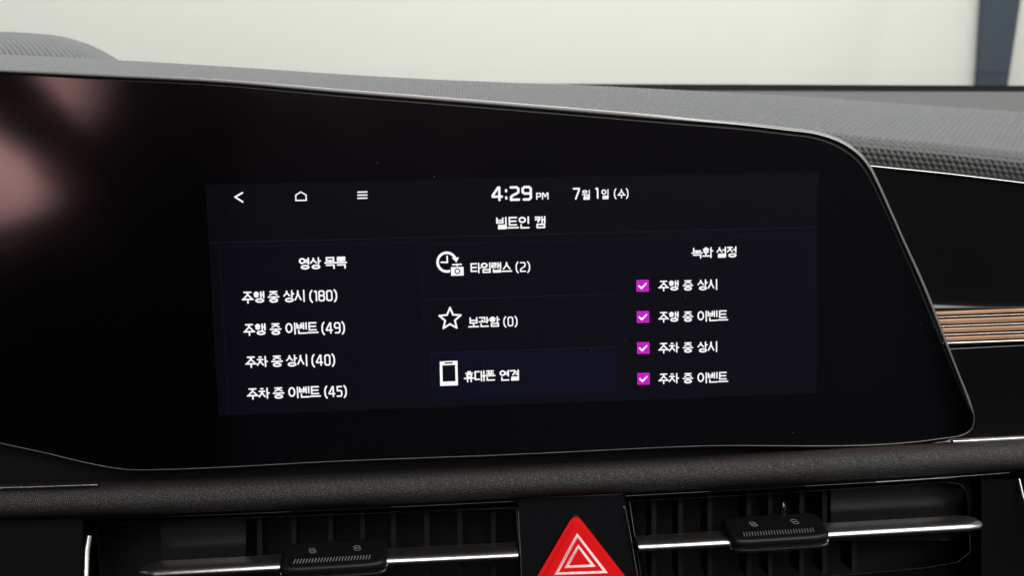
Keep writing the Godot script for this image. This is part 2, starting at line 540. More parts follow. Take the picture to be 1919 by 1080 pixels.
func draw_screen() -> ImageTexture:
	pic = Image.create(IW, IH, false, Image.FORMAT_RGB8)
	pic.fill(Color8(7, 7, 11))
	var rule := Color8(26, 26, 37)
	# header and content panels of the menu
	var h0 := to_tex(391, 455).y
	pic.fill_rect(Rect2i(0, int(h0), IW, IH), Color8(7, 7, 14))
	pic.fill_rect(Rect2i(0, int(h0), IW, 2), rule)
	var boxes := [[412, 463, 788, 457, 780], [799, 458, 1152, 451, 545], [803, 562, 1152, 551, 648], [806, 662, 1153, 652, 745], [1163, 448, 1524, 439, 745]]
	for i in boxes.size():
		var b: Array = boxes[i]
		var p := to_tex(b[0], b[1])
		var q := to_tex(b[2], b[3])
		var e := minf(to_tex((b[0] + b[2]) * 0.5, b[4]).y, IH - 1)
		if i == 3:
			pic.fill_rect(Rect2i(int(p.x), int(p.y), int(q.x - p.x), int(e - p.y)), Color8(9, 9, 25))
		pic.fill_rect(Rect2i(int(p.x), int(p.y), int(q.x - p.x), 2), rule if i in [2, 3] else Color8(18, 18, 27))
		for x in [p.x, q.x]:
			pic.fill_rect(Rect2i(int(x), int(p.y), 2, int((e - p.y) * (0.5 if i in [1, 2, 3] else 1.0))), Color8(18, 18, 26))
	# header icons
	px_lines([Vector2(455, 361.5), Vector2(441.5, 369.5), Vector2(455.5, 378.5)], 3.4)
	px_lines([Vector2(564, 360), Vector2(555, 366), Vector2(555, 376), Vector2(574.5, 375.5), Vector2(574, 365.5), Vector2(564, 360)], 2.6)
	for v in [360.0, 365.8, 371.6]:
		px_lines([Vector2(671, v + 0.3), Vector2(688, v - 0.2)], 2.8)
	write("4:29", 921, 997, 349, 377, 4.8)
	write("PM", 1004.5, 1028, 361, 374.5, 2.6)
	write("7", 1073, 1086.5, 352, 374.5, 3.6)
	write("월", 1090, 1105.5, 356, 375, 2.3)
	write("1", 1115, 1121.5, 351.5, 373, 3.6)
	write("일", 1126, 1140.5, 354.5, 374, 2.4)
	write("(수)", 1150, 1177.5, 354, 371.5, 2.5)
	write("빌트인", 929, 992, 406, 430, 3.2)
	write("캠", 1001, 1022, 405, 428.5, 3.2)
	# left column
	write("영상", 560, 601, 482.5, 505.5, 3.2)
	write("목록", 608, 649.5, 481, 504, 3.2)
	for r in [["주행", 453.5, 496, 546, 568.5], ["중", 502, 523, 545, 568], ["상시", 530.5, 572, 543.5, 567], ["(180)", 580, 632.5, 544, 565],
			["주행", 456.5, 498.5, 606.5, 629], ["중", 506, 527, 605.5, 628.5], ["이벤트", 534.6, 596, 604, 627], ["(49)", 602.7, 647, 604, 625.5],
			["주차", 460, 501.5, 667.5, 689], ["중", 508.5, 529.5, 666, 688.5], ["상시", 535.6, 577, 664.5, 687.5], ["(40)", 584, 628.5, 664.5, 686],
			["주차", 463, 505, 727, 748.5], ["중", 511.5, 532.5, 725.5, 748], ["이벤트", 540, 600.5, 724, 746.5], ["(45)", 608, 650.5, 723.5, 744.5]]:
		write(r[0], r[1], r[2], r[3], r[4], 3.1)
	# right column
	write("녹화", 1295, 1335, 463.5, 484.5, 3.0)
	write("설정", 1341, 1380, 462, 483.5, 3.0)
	var rows := [["주행", "상시", 524.0, 545.0, 1344.0], ["주행", "이벤트", 582.5, 603.5, 1363.0], ["주차", "상시", 640.5, 661.5, 1344.0], ["주차", "이벤트", 698.0, 719.0, 1363.0]]
	for i in 4:
		var r: Array = rows[i]
		write(r[0], 1233, 1271, r[2] + 1.5, r[3] + 0.5, 2.9)
		write("중", 1278.5, 1297.5, r[2] + 0.8, r[3] + 0.3, 2.9)
		write(r[1], 1305.5, r[4], r[2] - 0.7, r[3] - 0.5, 2.9)
		var x0 := 1192.2 + i * 0.6
		var y0: float = [524.6, 583.0, 641.2, 698.8][i]
		px_fill([Vector2(x0, y0 + 0.4), Vector2(x0 + 23, y0), Vector2(x0 + 23.2, y0 + 22), Vector2(x0 + 0.2, y0 + 22.4)], Color8(214, 38, 210))
		px_fill([Vector2(x0 + 1.4, y0 + 1.8), Vector2(x0 + 21.6, y0 + 1.4), Vector2(x0 + 21.8, y0 + 20.6), Vector2(x0 + 1.6, y0 + 21)], Color8(196, 22, 196))
		px_lines([Vector2(x0 + 4.8, y0 + 11.6), Vector2(x0 + 9.6, y0 + 16), Vector2(x0 + 18, y0 + 7.2)], 3.4)
	# middle column: time lapse, storage, phone
	write("타임랩스", 881, 958.5, 491.5, 512, 3.0)
	write("(2)", 966, 993.5, 491, 510, 2.7)
	write("보관함", 877, 935.5, 593.5, 614, 3.0)
	write("(0)", 943, 970, 593.5, 612, 2.7)
	write("휴대폰", 869, 927.5, 694.5, 715.5, 3.0)
	write("연결", 935.5, 973, 693, 714.5, 3.0)
	var per := IW / 1147.0
	strokes([ring(to_tex(837.5, 491.5), 17.2 * per, 17.6 * per, deg_to_rad(62), deg_to_rad(338), 40)], 4.8 * per)
	px_fill([Vector2(846.5, 483), Vector2(860.5, 482.2), Vector2(855.5, 492.5)], Color.WHITE)
	px_lines([Vector2(838, 480.5), Vector2(838.5, 492), Vector2(827, 491.8)], 3.2)
	px_lines([Vector2(848.5, 496.4), Vector2(864.5, 495.6)], 3.0)
	px_lines([Vector2(856.5, 496), Vector2(856.8, 501)], 3.4)
	px_fill([Vector2(843.5, 499.6), Vector2(870, 498.6), Vector2(870.5, 518), Vector2(844, 518.8)], Color8(11, 11, 20))
	px_fill([Vector2(845, 501), Vector2(868.8, 500.2), Vector2(869.2, 516.6), Vector2(845.4, 517.4)], Color.WHITE)
	strokes([ring(to_tex(857.2, 508.7), 4.4 * per, 4.4 * per)], 1.5 * per, Color8(11, 11, 20))
	var star := []
	for i in 11:
		var a := -PI / 2 + PI / 5 * i
		var r := 21.0 if i % 2 == 0 else 9.6
		star.append(Vector2(843.5 + cos(a) * r, 598.0 + sin(a) * r - cos(a) * r * 0.03))
	px_lines(star, 3.7)
	px_fill([Vector2(824, 677.5), Vector2(857.5, 676.2), Vector2(858.5, 722.4), Vector2(825, 723.8)], Color.WHITE)
	px_fill([Vector2(829.3, 685.2), Vector2(853, 684.2), Vector2(853.6, 714.4), Vector2(829.9, 715.4)], Color8(11, 11, 22))
	px_lines([Vector2(834.5, 680.7), Vector2(847.5, 680.2)], 2.2, Color8(11, 11, 22))
	return ImageTexture.create_from_image(pic)

# ---------------------------------------------------------------- scene
func _ready() -> void:
	setup_pose()
	var cam := Camera3D.new()
	cam.name = "camera"
	add_child(cam)
	cam.transform = Transform3D(cam_basis, cam_at)
	var attr := CameraAttributesPhysical.new()
	attr.frustum_focal_length = 20.0
	attr.exposure_aperture = 7.5
	attr.frustum_focus_distance = 0.412
	cam.attributes = attr
	cam.keep_aspect = Camera3D.KEEP_HEIGHT
	cam.fov = rad_to_deg(2.0 * atan(540.0 / FOCAL))
	cam.near = 0.02
	cam.far = 60.0
	cam.current = true
	var env := Environment.new()
	env.background_mode = Environment.BG_COLOR
	env.background_color = Color.BLACK
	env.tonemap_mode = Environment.TONE_MAPPER_LINEAR
	env.tonemap_exposure = 1.0
	env.sdfgi_enabled = true
	env.ssao_enabled = true
	env.ssil_enabled = true
	var we := WorldEnvironment.new()
	we.name = "world_environment"
	we.environment = env
	add_child(we)
	area("ceiling_light", Vector3(0, 3.2, -2.3), Vector3(0, 0.0, -3.0), Vector2(9.0, 3.0), 45.0, Color(0.985, 1.0, 1.0))
	area("side_light", Vector3(-1.4, 1.55, 3.6), Vector3(-2.2, 1.6, 4.1), Vector2(0.5, 0.4), 4.4, Color(1.0, 0.96, 0.95))
	area("rear_light", Vector3(1.1, 2.9, 2.4), Vector3(0.0, 0, 0), Vector2(5.8, 2.4), 33.0, Color(1.0, 0.972, 0.95))
	materials()
	build_background()
	build_dashboard()
	build_display()
	build_trim()
	build_roll()
	build_hazard()
	build_vents()

func area(called: String, at: Vector3, to: Vector3, size: Vector2, energy: float, col: Color) -> void:
	var l := AreaLight3D.new()
	l.name = called
	l.area_size = size
	l.area_normalize_energy = true
	l.light_energy = energy
	l.light_color = col
	l.shadow_enabled = true
	l.area_range = 30.0
	add_child(l)
	l.look_at_from_position(at, to, Vector3.UP if absf((to - at).normalized().y) < 0.98 else Vector3.FORWARD)

func quad(a: Vector3, b: Vector3, c: Vector3, d: Vector3) -> ArrayMesh:
	return loft([PackedVector3Array([a, b]), PackedVector3Array([d, c])])

func build_background() -> void:
	# the white studio wall beyond the windshield, with a slight fold where two sheets meet
	var zw := -4.2
	var rows := []
	var fold := [zp(1652, 0, zw).x, zp(1606, 155, zw).x]
	for y in [-2.5, -0.6, 0.15, 1.5, 4.0]:
		var row := PackedVector3Array()
		var top := zp(1652, 0, zw)
		var low := zp(1606, 155, zw)
		var xf: float = low.x + (top.x - low.x) * (y - low.y) / (top.y - low.y)
		for dx in [-9.0, -5.0, -2.0, -0.5, -0.16, 0.0, 0.10, 0.3, 2.0, 6.0]:
			var z := zw
			if dx < 0.0:
				z += 0.05 * clampf(1.0 + dx / 0.5, 0, 1)
			row.append(Vector3(xf + dx, y, z))
		rows.append(row)
	structure("wall", loft(rows), M.white_wall)
	# side wall of the studio beyond the driver's side windows, mirrored in the cover glass
	structure("side_wall", quad(Vector3(-2.2, -0.6, 2.2), Vector3(-2.2, -0.6, 6.0), Vector3(-2.2, 2.2, 6.0), Vector3(-2.2, 2.2, 2.2)), M.side_wall)
	# rear bench behind the camera
	structure("cabin_rear", quad(Vector3(-0.79, -0.9, 2.3), Vector3(1.6, -0.9, 2.3), Vector3(1.6, 1.1, 2.6), Vector3(-0.79, 1.1, 2.6)), M.seat_cloth)
	# right-hand studio wall, mirrored in the bezel's right flank
	structure("right_wall", quad(Vector3(3.4, -1.5, 4.0), Vector3(3.4, -1.5, -4.2), Vector3(3.4, 3.0, -4.2), Vector3(3.4, 3.0, 4.0)), M.white_wall)
	# dark door with its window openings
	var door := CSGPolygon3D.new()
	door.name = "car_door"
	door.polygon = PackedVector2Array([Vector2(-2.6, -0.9), Vector2(-0.75, -0.9), Vector2(-0.75, 1.1), Vector2(-2.6, 1.1)])
	door.depth = 0.04
	door.material = M.pillar_cloth
	door.set_meta("label", "dark car door with side windows mirrored in the display glass")
	door.set_meta("category", "car door")
	add_child(door)
	door.position = Vector3(-0.8, 0, 0)
	door.rotation.y = PI / 2
	for w in [[Vector2(0.86, 0.50), Vector2(1.02, 0.43), Vector2(1.21, 0.42), Vector2(1.30, 0.38), Vector2(1.22, 0.32), Vector2(1.08, 0.27), Vector2(0.86, 0.19)], [Vector2(1.12, 0.585), Vector2(1.54, 0.73), Vector2(1.38, 0.525)]]:
		var hole := CSGPolygon3D.new()
		hole.name = "window_opening"
		var pts := PackedVector2Array()
		for p in w:
			pts.append(Vector2(-p.x, p.y))
		hole.polygon = pts
		hole.depth = 0.2
		hole.operation = CSGShape3D.OPERATION_SUBTRACTION
		door.add_child(hole, true)
		hole.position.z = 0.08
	# dark blue post standing before the wall
	var zq := zw + 0.06
	var t := thing("blue_post", "dark blue tapering post standing against the white wall", "post", zp(1860, 160, zq))
	var ol := PackedVector3Array([zp(1845.5 + 9.5, -160, zq), zp(1910 + 22, -160, zq), zp(1874, 230, zq), zp(1831, 230, zq)])
	part("shaft", slab(ol, Vector3.BACK, [[-0.05, 0.0], [-0.01, 0.0], [0.0, 0.01]], true), M.blue_paint, t)
	# windshield: its black painted border along the base, a seal and the pane
	var zb := -0.52
	var w := thing("windshield", "clear windshield with black border rising behind the dashboard", "windshield", zp(1300, 165, zb))
	var bl := [Vector2(-400, 156), Vector2(400, 156.5), Vector2(1000, 157), Vector2(1400, 158.2), Vector2(1919, 160.5), Vector2(2400, 163)]
	var base := PackedVector3Array()
	var topb := PackedVector3Array()
	var far := PackedVector3Array()
	for i in 41:
		var u := lerpf(-400, 2400, i / 40.0)
		var p := zp(u, cv(bl, u), zb)
		topb.append(p)
		base.append(p + Vector3(0, -0.0085, 0.001))
		far.append(p + Vector3(0, 0.62, 0.80))
	part("black_border", loft([base, topb]), M.frit, w)
	var seal := PackedVector3Array()
	for p in topb:
		seal.append(p + Vector3(0, -0.0085, 0.003))
	part("seal", sweep(seal, oval(0.004, 0.0022, 10), Vector3.UP), M.frit, w)
	var lift := PackedVector3Array()
	for p in topb:
		lift.append(p + Vector3(0, 0.0006, 0.0008))
	part("glass", loft([lift, far]), M.windshield_glass, w)

# a fine grid (one array of points per column) with the woven bumps raised on it
func woven(base: Array) -> ArrayMesh:
	var nc := base.size()
	var nr: int = base[0].size()
	var tile := weave_tile()
	var at := PackedVector3Array()
	at.resize(nc * nr)
	var nrm := PackedVector3Array()
	nrm.resize(nc * nr)
	for c in nc:
		var col: PackedVector3Array = base[c]
		var nx: PackedVector3Array = base[mini(c + 1, nc - 1)]
		var pv: PackedVector3Array = base[maxi(c - 1, 0)]
		var run := 0.0
		for r in nr:
			if r > 0:
				run += col[r].distance_to(col[r - 1])
			var n := (col[mini(r + 1, nr - 1)] - col[maxi(r - 1, 0)]).cross(nx[r] - pv[r]).normalized()
			var x := int(col[r].x / 0.0034 * 64.0 + 6400.0) & 63
			var y := int(run / 0.0054 * 64.0) & 63
			at[c * nr + r] = col[r] + n * (-0.00075 * tile[y * 64 + x])
	for c in nc:
		for r in nr:
			var dn := at[c * nr + mini(r + 1, nr - 1)] - at[c * nr + maxi(r - 1, 0)]
			var ac := at[mini(c + 1, nc - 1) * nr + r] - at[maxi(c - 1, 0) * nr + r]
			nrm[c * nr + r] = -dn.cross(ac).normalized()
	var idx := PackedInt32Array()
	idx.resize((nc - 1) * (nr - 1) * 6)
	var k := 0
	for c in nc - 1:
		for r in nr - 1:
			var a := c * nr + r
			idx[k] = a
			idx[k + 1] = a + 1
			idx[k + 2] = a + nr
			idx[k + 3] = a + 1
			idx[k + 4] = a + nr + 1
			idx[k + 5] = a + nr
			k += 6
	var arr := []
	arr.resize(Mesh.ARRAY_MAX)
	arr[Mesh.ARRAY_VERTEX] = at
	arr[Mesh.ARRAY_NORMAL] = nrm
	arr[Mesh.ARRAY_INDEX] = idx
	var m := ArrayMesh.new()
	m.add_surface_from_arrays(Mesh.PRIMITIVE_TRIANGLES, arr)
	return m

const CREST := [Vector2(-300, 94), Vector2(0, 104), Vector2(210, 114), Vector2(430, 127), Vector2(640, 141), Vector2(800, 150), Vector2(950, 156.5), Vector2(1060, 160), Vector2(1280, 171), Vector2(1500, 183), Vector2(1700, 197), Vector2(1919, 212), Vector2(2200, 233)]
const RIDGE := [Vector2(-300, 128), Vector2(0, 143), Vector2(210, 153), Vector2(640, 184), Vector2(960, 209), Vector2(1280, 234), Vector2(1450, 247), Vector2(1564, 253), Vector2(1607, 258), Vector2(1680, 265), Vector2(1783, 275), Vector2(1919, 290), Vector2(2200, 322)]
const ZC := -0.15

func build_dashboard() -> void:
	var t := thing("dashboard", "dark grey dashboard top with a fine woven texture running to the windshield", "dashboard", Vector3(0, 0, -0.1))
	# upper pad: front face, rounded ridge, gently crowned top, rounded crest; the weave is real relief
	var cols := 920
	var base := []
	var shelf := [PackedVector3Array(), PackedVector3Array(), PackedVector3Array(), PackedVector3Array(), PackedVector3Array()]
	for i in cols + 1:
		var u := lerpf(-260, 2180, float(i) / cols)
		var r := sp(u, cv(RIDGE, u), -0.014)
		var c := zp(u, cv(CREST, u), ZC)
		var sec := PackedVector3Array()
		var down := -lean.y
		var bot := r + down * 0.020 + lean.z * -0.006
		var face := r + down * 0.0055 + lean.z * 0.0012
		for k in 30:
			var f := k / 30.0
			sec.append(bot.lerp(face, f) + lean.z * 0.0016 * sin(f * PI))
		var inner := r + (c - r).normalized() * 0.008
		for k in 20:
			var f := k / 20.0
			sec.append(face.lerp(r, f).lerp(r.lerp(inner, f), f))
		var ctrl := inner.lerp(c, 0.55) + Vector3(0, 0.0015, 0)
		for k in 236:
			var f := k / 235.0
			sec.append(inner.lerp(ctrl, f).lerp(ctrl.lerp(c, f), f))
		for k in range(1, 9):
			var f := k / 8.0
			sec.append(c + Vector3(0, -0.022 * f * f, -0.03 * f))
		base.append(sec)
		if i % 10 == 0:
			var e := sec[sec.size() - 2]
			var b := zp(u, 171.0 + (u - 1000) * 0.001, -0.505)
			for k in 5:
				shelf[k].append(e.lerp(b, k / 4.0))
	part("upper_pad", woven(base), M.pad_weave, t)
	part("rear_shelf", loft(shelf), M.pad_smooth, t, "smooth grey shelf sloping down to the windshield")
	# hood over the driver's instruments: a mound behind the pad
	var sil := [Vector2(-260, 66), Vector2(-120, 61), Vector2(0, 61), Vector2(60, 64), Vector2(110, 69), Vector2(150, 81), Vector2(185, 98), Vector2(215, 117), Vector2(250, 140)]
	var hood := []
	for i in 300:
		var u := lerpf(-260, 250, i / 299.0)
		var top := zp(u, cv(sil, u), -0.235)
		var f0 := zp(u, cv(CREST, u) + 10.0, -0.157)
		f0.y = minf(f0.y, top.y + 0.004)
		var sec := PackedVector3Array()
		var ctrl := Vector3(f0.x, lerpf(f0.y, top.y, 0.8), lerpf(f0.z, top.z, 0.35))
		for k in 140:
			var f := k / 139.0
			sec.append(f0.lerp(ctrl, f).lerp(ctrl.lerp(top, f), f))
		for k in range(1, 8):
			var g := k / 7.0
			sec.append(top + Vector3(0, -0.05 * g * g, -0.08 * g))
		hood.append(sec)
	part("instrument_hood", woven(hood), M.pad_weave, t)
	# carrier behind the display and the lower fascia
	var o := PackedVector3Array([sp(-250, 200, -0.035), sp(2150, 330, -0.035), sp(2150, 1250, -0.035), sp(-250, 1250, -0.035)])
	part("carrier", slab(o, lean.z, [[-0.04, 0.0], [0.0, 0.0]], true), M.black_matte, t, "black carrier behind the display and vents")

const EDGE := [ # [outer rim u, v, glass edge u, v], clockwise from the top left
	[-230, 121, -230, 130], [0, 130, 0, 141], [200, 138, 200, 152], [400, 147.5, 400, 162], [640, 167, 640, 183], [960, 192.5, 960, 209], [1280, 219.5, 1280, 236],
	[1400, 230, 1400, 246], [1480, 239.5, 1473, 254.5], [1528, 245.7, 1520, 260.5], [1560, 254.5, 1550, 269], [1593, 270, 1578, 283], [1617, 289.5, 1602, 301], [1634, 312, 1619, 322], [1649, 342, 1633, 347], [1672.5, 395, 1656, 396],
	[1699, 455, 1682.5, 455], [1734, 532, 1716, 532], [1779, 648, 1763, 648], [1822, 762, 1808, 756], [1831, 790, 1820, 782], [1825, 809, 1817, 802], [1806, 820, 1800, 812.5], [1776, 825.5, 1772, 817],
	[1280, 841, 1280, 834], [960, 856, 960, 849], [640, 868.5, 640, 861], [300, 884.5, 300, 877], [255, 885, 255, 878], [215, 882, 215, 874], [167, 873, 167, 865], [83, 853, 83, 845], [0, 835, 0, 827], [-230, 776, -230, 768]]

func build_display() -> void:
	var t := thing("infotainment_display", "wide black infotainment display showing a white Korean camera menu", "car display", Vector3.ZERO)
	var n := EDGE.size()
	var inner := PackedVector3Array()
	var outer := PackedVector3Array()
	for i in n - 1:
		var len := Vector2(EDGE[i][0], EDGE[i][1]).distance_to(Vector2(EDGE[i + 1][0], EDGE[i + 1][1]))
		var sub := clampi(int(len / 8.0), 2, 10)
		for k in sub:
			var f := float(k) / sub
			var q := []
			for c in 4:
				var a: float = EDGE[maxi(i - 1, 0)][c]
				var b: float = EDGE[i][c]
				var d: float = EDGE[i + 1][c]
				var e: float = EDGE[mini(i + 2, n - 1)][c]
				# centripetal-like tangents, scaled to the length of this piece
				var l0 := maxf(1.0, Vector2(EDGE[i][0], EDGE[i][1]).distance_to(Vector2(EDGE[maxi(i - 1, 0)][0], EDGE[maxi(i - 1, 0)][1])))
				var l2 := maxf(1.0, Vector2(EDGE[i + 1][0], EDGE[i + 1][1]).distance_to(Vector2(EDGE[mini(i + 2, n - 1)][0], EDGE[mini(i + 2, n - 1)][1])))
				var m1 := (d - b) if i == 0 else len * ((b - a) / l0 * len + (d - b) / len * l0) / (len + l0)
				var m2 := (d - b) if i == n - 2 else len * ((d - b) / len * l2 + (e - d) / l2 * len) / (len + l2)
				var f2 := f * f
				var f3 := f2 * f
				q.append((2 * f3 - 3 * f2 + 1) * b + (f3 - 2 * f2 + f) * m1 + (-2 * f3 + 3 * f2) * d + (f3 - f2) * m2)
			outer.append(sp(q[0], q[1]))
			inner.append(sp(q[2], q[3]))
	outer.append(sp(EDGE[n - 1][0], EDGE[n - 1][1]))
	inner.append(sp(EDGE[n - 1][2], EDGE[n - 1][3]))
	# cover glass
	part("cover_glass", slab(inner, lean.z, [[-0.0030, 0.0], [-0.00035, 0.0], [0.0, 0.0004]]), M.cover_glass, t)
	# bezel: thin edge line, groove, rounded rim and the side wall
	var prof_edge := [[0.02, -0.0022], [0.05, -0.0004], [0.12, -0.0002], [0.17, -0.0005], [0.19, -0.0022]]
	var prof_groove := [[0.16, -0.0020], [0.50, -0.0020]]
	# the rim is flat along the top left and turns into a rounded chamfer to the right
	var prof_flat := [[0.46, -0.0022], [0.48, -0.0003], [0.56, 0.0], [0.72, 0.0], [0.84, 0.0], [0.94, 0.0], [1.0, -0.0001]]
	var prof_round := [[0.56, -0.0022], [0.57, -0.0004], [0.60, 0.0001], [0.68, 0.0], [0.80, -0.0003], [0.92, -0.0006], [1.0, -0.0011]]
	var prof_low := [[0.46, -0.0022], [0.48, -0.0006], [0.54, -0.0004], [0.62, -0.0006], [0.74, -0.0014], [0.88, -0.0024], [1.0, -0.0034]]
	for j in 3:
		var rows := []
		var profs: Array = [prof_edge, prof_groove, prof_flat][j]
		for k in profs.size():
			var row := PackedVector3Array()
			for i in inner.size():
				var p := Vector2(profs[k][0], profs[k][1])
				if j == 2:
					p = p.lerp(Vector2(prof_round[k][0], prof_round[k][1]), smoothstep(0.05, 0.13, inner[i].x) * smoothstep(-0.066, -0.045, inner[i].y))
					var ly := (lean.transposed() * (outer[i] - inner[i])).normalized().y
					p = p.lerp(Vector2(prof_low[k][0], prof_low[k][1]), smoothstep(-0.3, -0.75, ly))
				row.append(inner[i].lerp(outer[i], p.x) + lean.z * p.y)
			rows.append(row)
		part(["glass_edge", "bezel_groove", "bezel_rim"][j], loft(rows), [M.edge_line, M.rim_groove, M.rim_metal][j], t)
	var side0 := PackedVector3Array()
	var side1 := PackedVector3Array()
	for i in outer.size():
		side0.append(outer[i] - lean.z * 0.0012)
		side1.append(outer[i] - lean.z * 0.030)
	part("bezel_side", loft([side0, side1]), M.black_plastic, t)
	# the lit picture behind the glass surface
	var st := SurfaceTool.new()
	st.begin(Mesh.PRIMITIVE_TRIANGLES)
	var c4 := [[-0.5, 0.5, 0, 0], [0.5, 0.5, 1, 0], [0.5, -0.5, 1, 1], [-0.5, -0.5, 0, 1]]
	for k in [0, 1, 2, 0, 2, 3]:
		st.set_uv(Vector2(c4[k][2], c4[k][3]))
		st.set_normal(lean.z)
		st.add_vertex(lean * Vector3(c4[k][0] * DW, c4[k][1] * DH, 0.00015))
	var ms: StandardMaterial3D = M.cover_glass.duplicate()
	ms.resource_name = "display_picture"
	ms.emission_enabled = true
	ms.emission = Color.BLACK
	ms.emission_texture = draw_screen()
	ms.emission_energy_multiplier = 1.0
	ms.uv1_triplanar = false
	ms.uv1_scale = Vector3.ONE
	ms.roughness_texture = null
	ms.roughness = 0.1
	ms.texture_repeat = false
	part("display_screen", st.commit(), ms, t, "lit screen with clock, Korean menu rows and magenta check boxes")
	# dust specks on the glass
	var rng := RandomNumberGenerator.new()
	rng.seed = 77
	st = SurfaceTool.new()
	st.begin(Mesh.PRIMITIVE_TRIANGLES)
	var spots := [Vector2(242, 317), Vector2(1307, 324), Vector2(1485, 811), Vector2(1611, 661), Vector2(1107, 658), Vector2(1116, 811), Vector2(814, 331), Vector2(708, 305), Vector2(1724, 608)]
	for i in 22:
		spots.append(Vector2(rng.randf_range(60, 1700), rng.randf_range(250, 840)))
	for i in spots.size():
		var c := sp(spots[i].x, spots[i].y, 0.0003)
		var r := rng.randf_range(0.00011, 0.00019) if i < 9 else rng.randf_range(0.00006, 0.00011)
		var a0 := rng.randf() * TAU
		for k in 5:
			var a := a0 - TAU * k / 5
			var b := a0 - TAU * (k + 1) / 5
			var s1 := r * (1.0 if k % 2 else 0.7)
			for p in [c + lean.z * r * 0.5, c + (lean.x * cos(a) + lean.y * sin(a)) * s1, c + (lean.x * cos(b) + lean.y * sin(b)) * r]:
				st.add_vertex(p)
	st.generate_normals()
	part("dust", st.commit(), M.dust, t).set_meta("kind", "stuff")

func row_px(u0: float, v0: float, u1: float, v1: float, d: float, n := 12) -> PackedVector3Array:
	var out := PackedVector3Array()
	for i in n + 1:
		var f := float(i) / n
		out.append(sp(lerpf(u0, u1, f), lerpf(v0, v1, f), d))
	return out

func build_trim() -> void:
	var t := thing("trim_panel", "glossy black passenger trim panel with bronze wood strips right of the display", "trim panel", sp(1850, 600, -0.014))
	# bowed upper face down to the strips
	var rows := []
	for r in [[322, 338, -0.0150], [340, 380, -0.0146], [400, 430, -0.0135], [460, 478, -0.0125], [515, 518, -0.0122], [545, 541, -0.0119], [562, 557, -0.0114], [573, 568, -0.0108], [580, 575, -0.0102], [582, 577, -0.0100], [582.5, 577.5, -0.0120]]:
		rows.append(row_px(1560, r[0] - 10, 2080, r[1] + 14, r[2]))
	part("upper_face", loft(rows), M.piano_black, t)
	var lo := []
	for r in [[650, 640, -0.0110], [651, 641, -0.0050], [658, 648, -0.0045], [690, 680, -0.0060], [730, 722, -0.0075], [770, 764, -0.0082], [800, 794, -0.0080], [815, 808, -0.0074], [826, 819, -0.0064], [834, 826, -0.0055]]:
		lo.append(row_px(1700, r[0] + 3, 2080, r[1] - 6, r[2]))
	part("lower_face", loft(lo), M.piano_black, t)
	# chrome line under the woven ridge
	part("chrome_strip", sweep(curve_px([Vector2(1560, 304), Vector2(1636, 312.5), Vector2(1769, 326), Vector2(1919, 344), Vector2(2080, 364)], 1590, 2080, 24, -0.0145), oval(0.0010, 0.0007, 10), lean.y), M.chrome, t)
	# strips
	var y0 := [[586.5, 581, 3.5, "wood_strip"], [602.5, 597.5, 5.3, "wood_strip"], [618.8, 613.8, 4.9, "wood_strip"], [634.8, 629.8, 4.4, "wood_strip"]]
	for s in y0:
		var back := -0.0052 if s[0] < 590.0 else -0.0036
		var pth := PackedVector3Array([sp(1700, s[0] + 3, back), sp(2080, s[1] - 6, back)])
		var hgt: float = s[2] / FOCAL * 0.41
		part(s[3], sweep(pth, oval(0.0014, hgt, 16, 5.0), lean.y), M.bronze_wood, t)
	for s in [[593.6, 588.5, 1.1], [610.9, 605.7, 1.3], [627.0, 621.8, 1.3], [643.6, 638.4, 2.9]]:
		var pth := PackedVector3Array([sp(1700, s[0] + 3, -0.0030), sp(2080, s[1] - 6, -0.0030)])
		part("chrome_line", sweep(pth, oval(0.0012, s[2] / FOCAL * 0.41, 12, 3.0), lean.y), M.chrome, t)
	var bk := PackedVector3Array([sp(1690, 580, -0.006), sp(2090, 574, -0.006), sp(2090, 648, -0.006), sp(1690, 656, -0.006)])
	part("strip_backing", slab(bk, lean.z, [[-0.006, 0.0], [0.0, 0.0]], true), M.black_plastic, t)

const ROLL := [Vector2(-200, 945), Vector2(0, 940), Vector2(300, 932), Vector2(640, 918), Vector2(960, 903), Vector2(1280, 887), Vector2(1600, 869), Vector2(1919, 851), Vector2(2150, 838)]

func build_roll() -> void:
	var t := thing("padded_bar", "grained black padded bar running below the display across the dashboard", "dashboard bar", sp(960, 903, 0.004))
	part("padding", sweep(curve_px(ROLL, -180, 2120, 90, 0.003), oval(0.0088, 0.0076, 28, 2.2), lean.y, false), M.roll_grain, t)
	part("chrome_strip", sweep(curve_px([Vector2(-180, 918), Vector2(0, 914), Vector2(185, 908)], -180, 185, 12, 0.009), oval(0.0012, 0.0006, 10), lean.y), M.chrome, t)
	part("chrome_strip", sweep(curve_px([Vector2(1783, 827.5), Vector2(1919, 820.5), Vector2(2120, 810)], 1783, 2120, 12, -0.001), oval(0.0014, 0.0009, 10), lean.y), M.chrome, t)
	# dark ledge the display stands over
	var rows := []
	for k in 5:
		var row := PackedVector3Array()
		for i in 31:
			var u := lerpf(-200, 2120, i / 30.0)
			row.append(sp(u, cv(ROLL, u) - 20 - 22 * k, -0.010))
		rows.append(row)
	part("ledge", loft(rows), M.black_plastic, t)

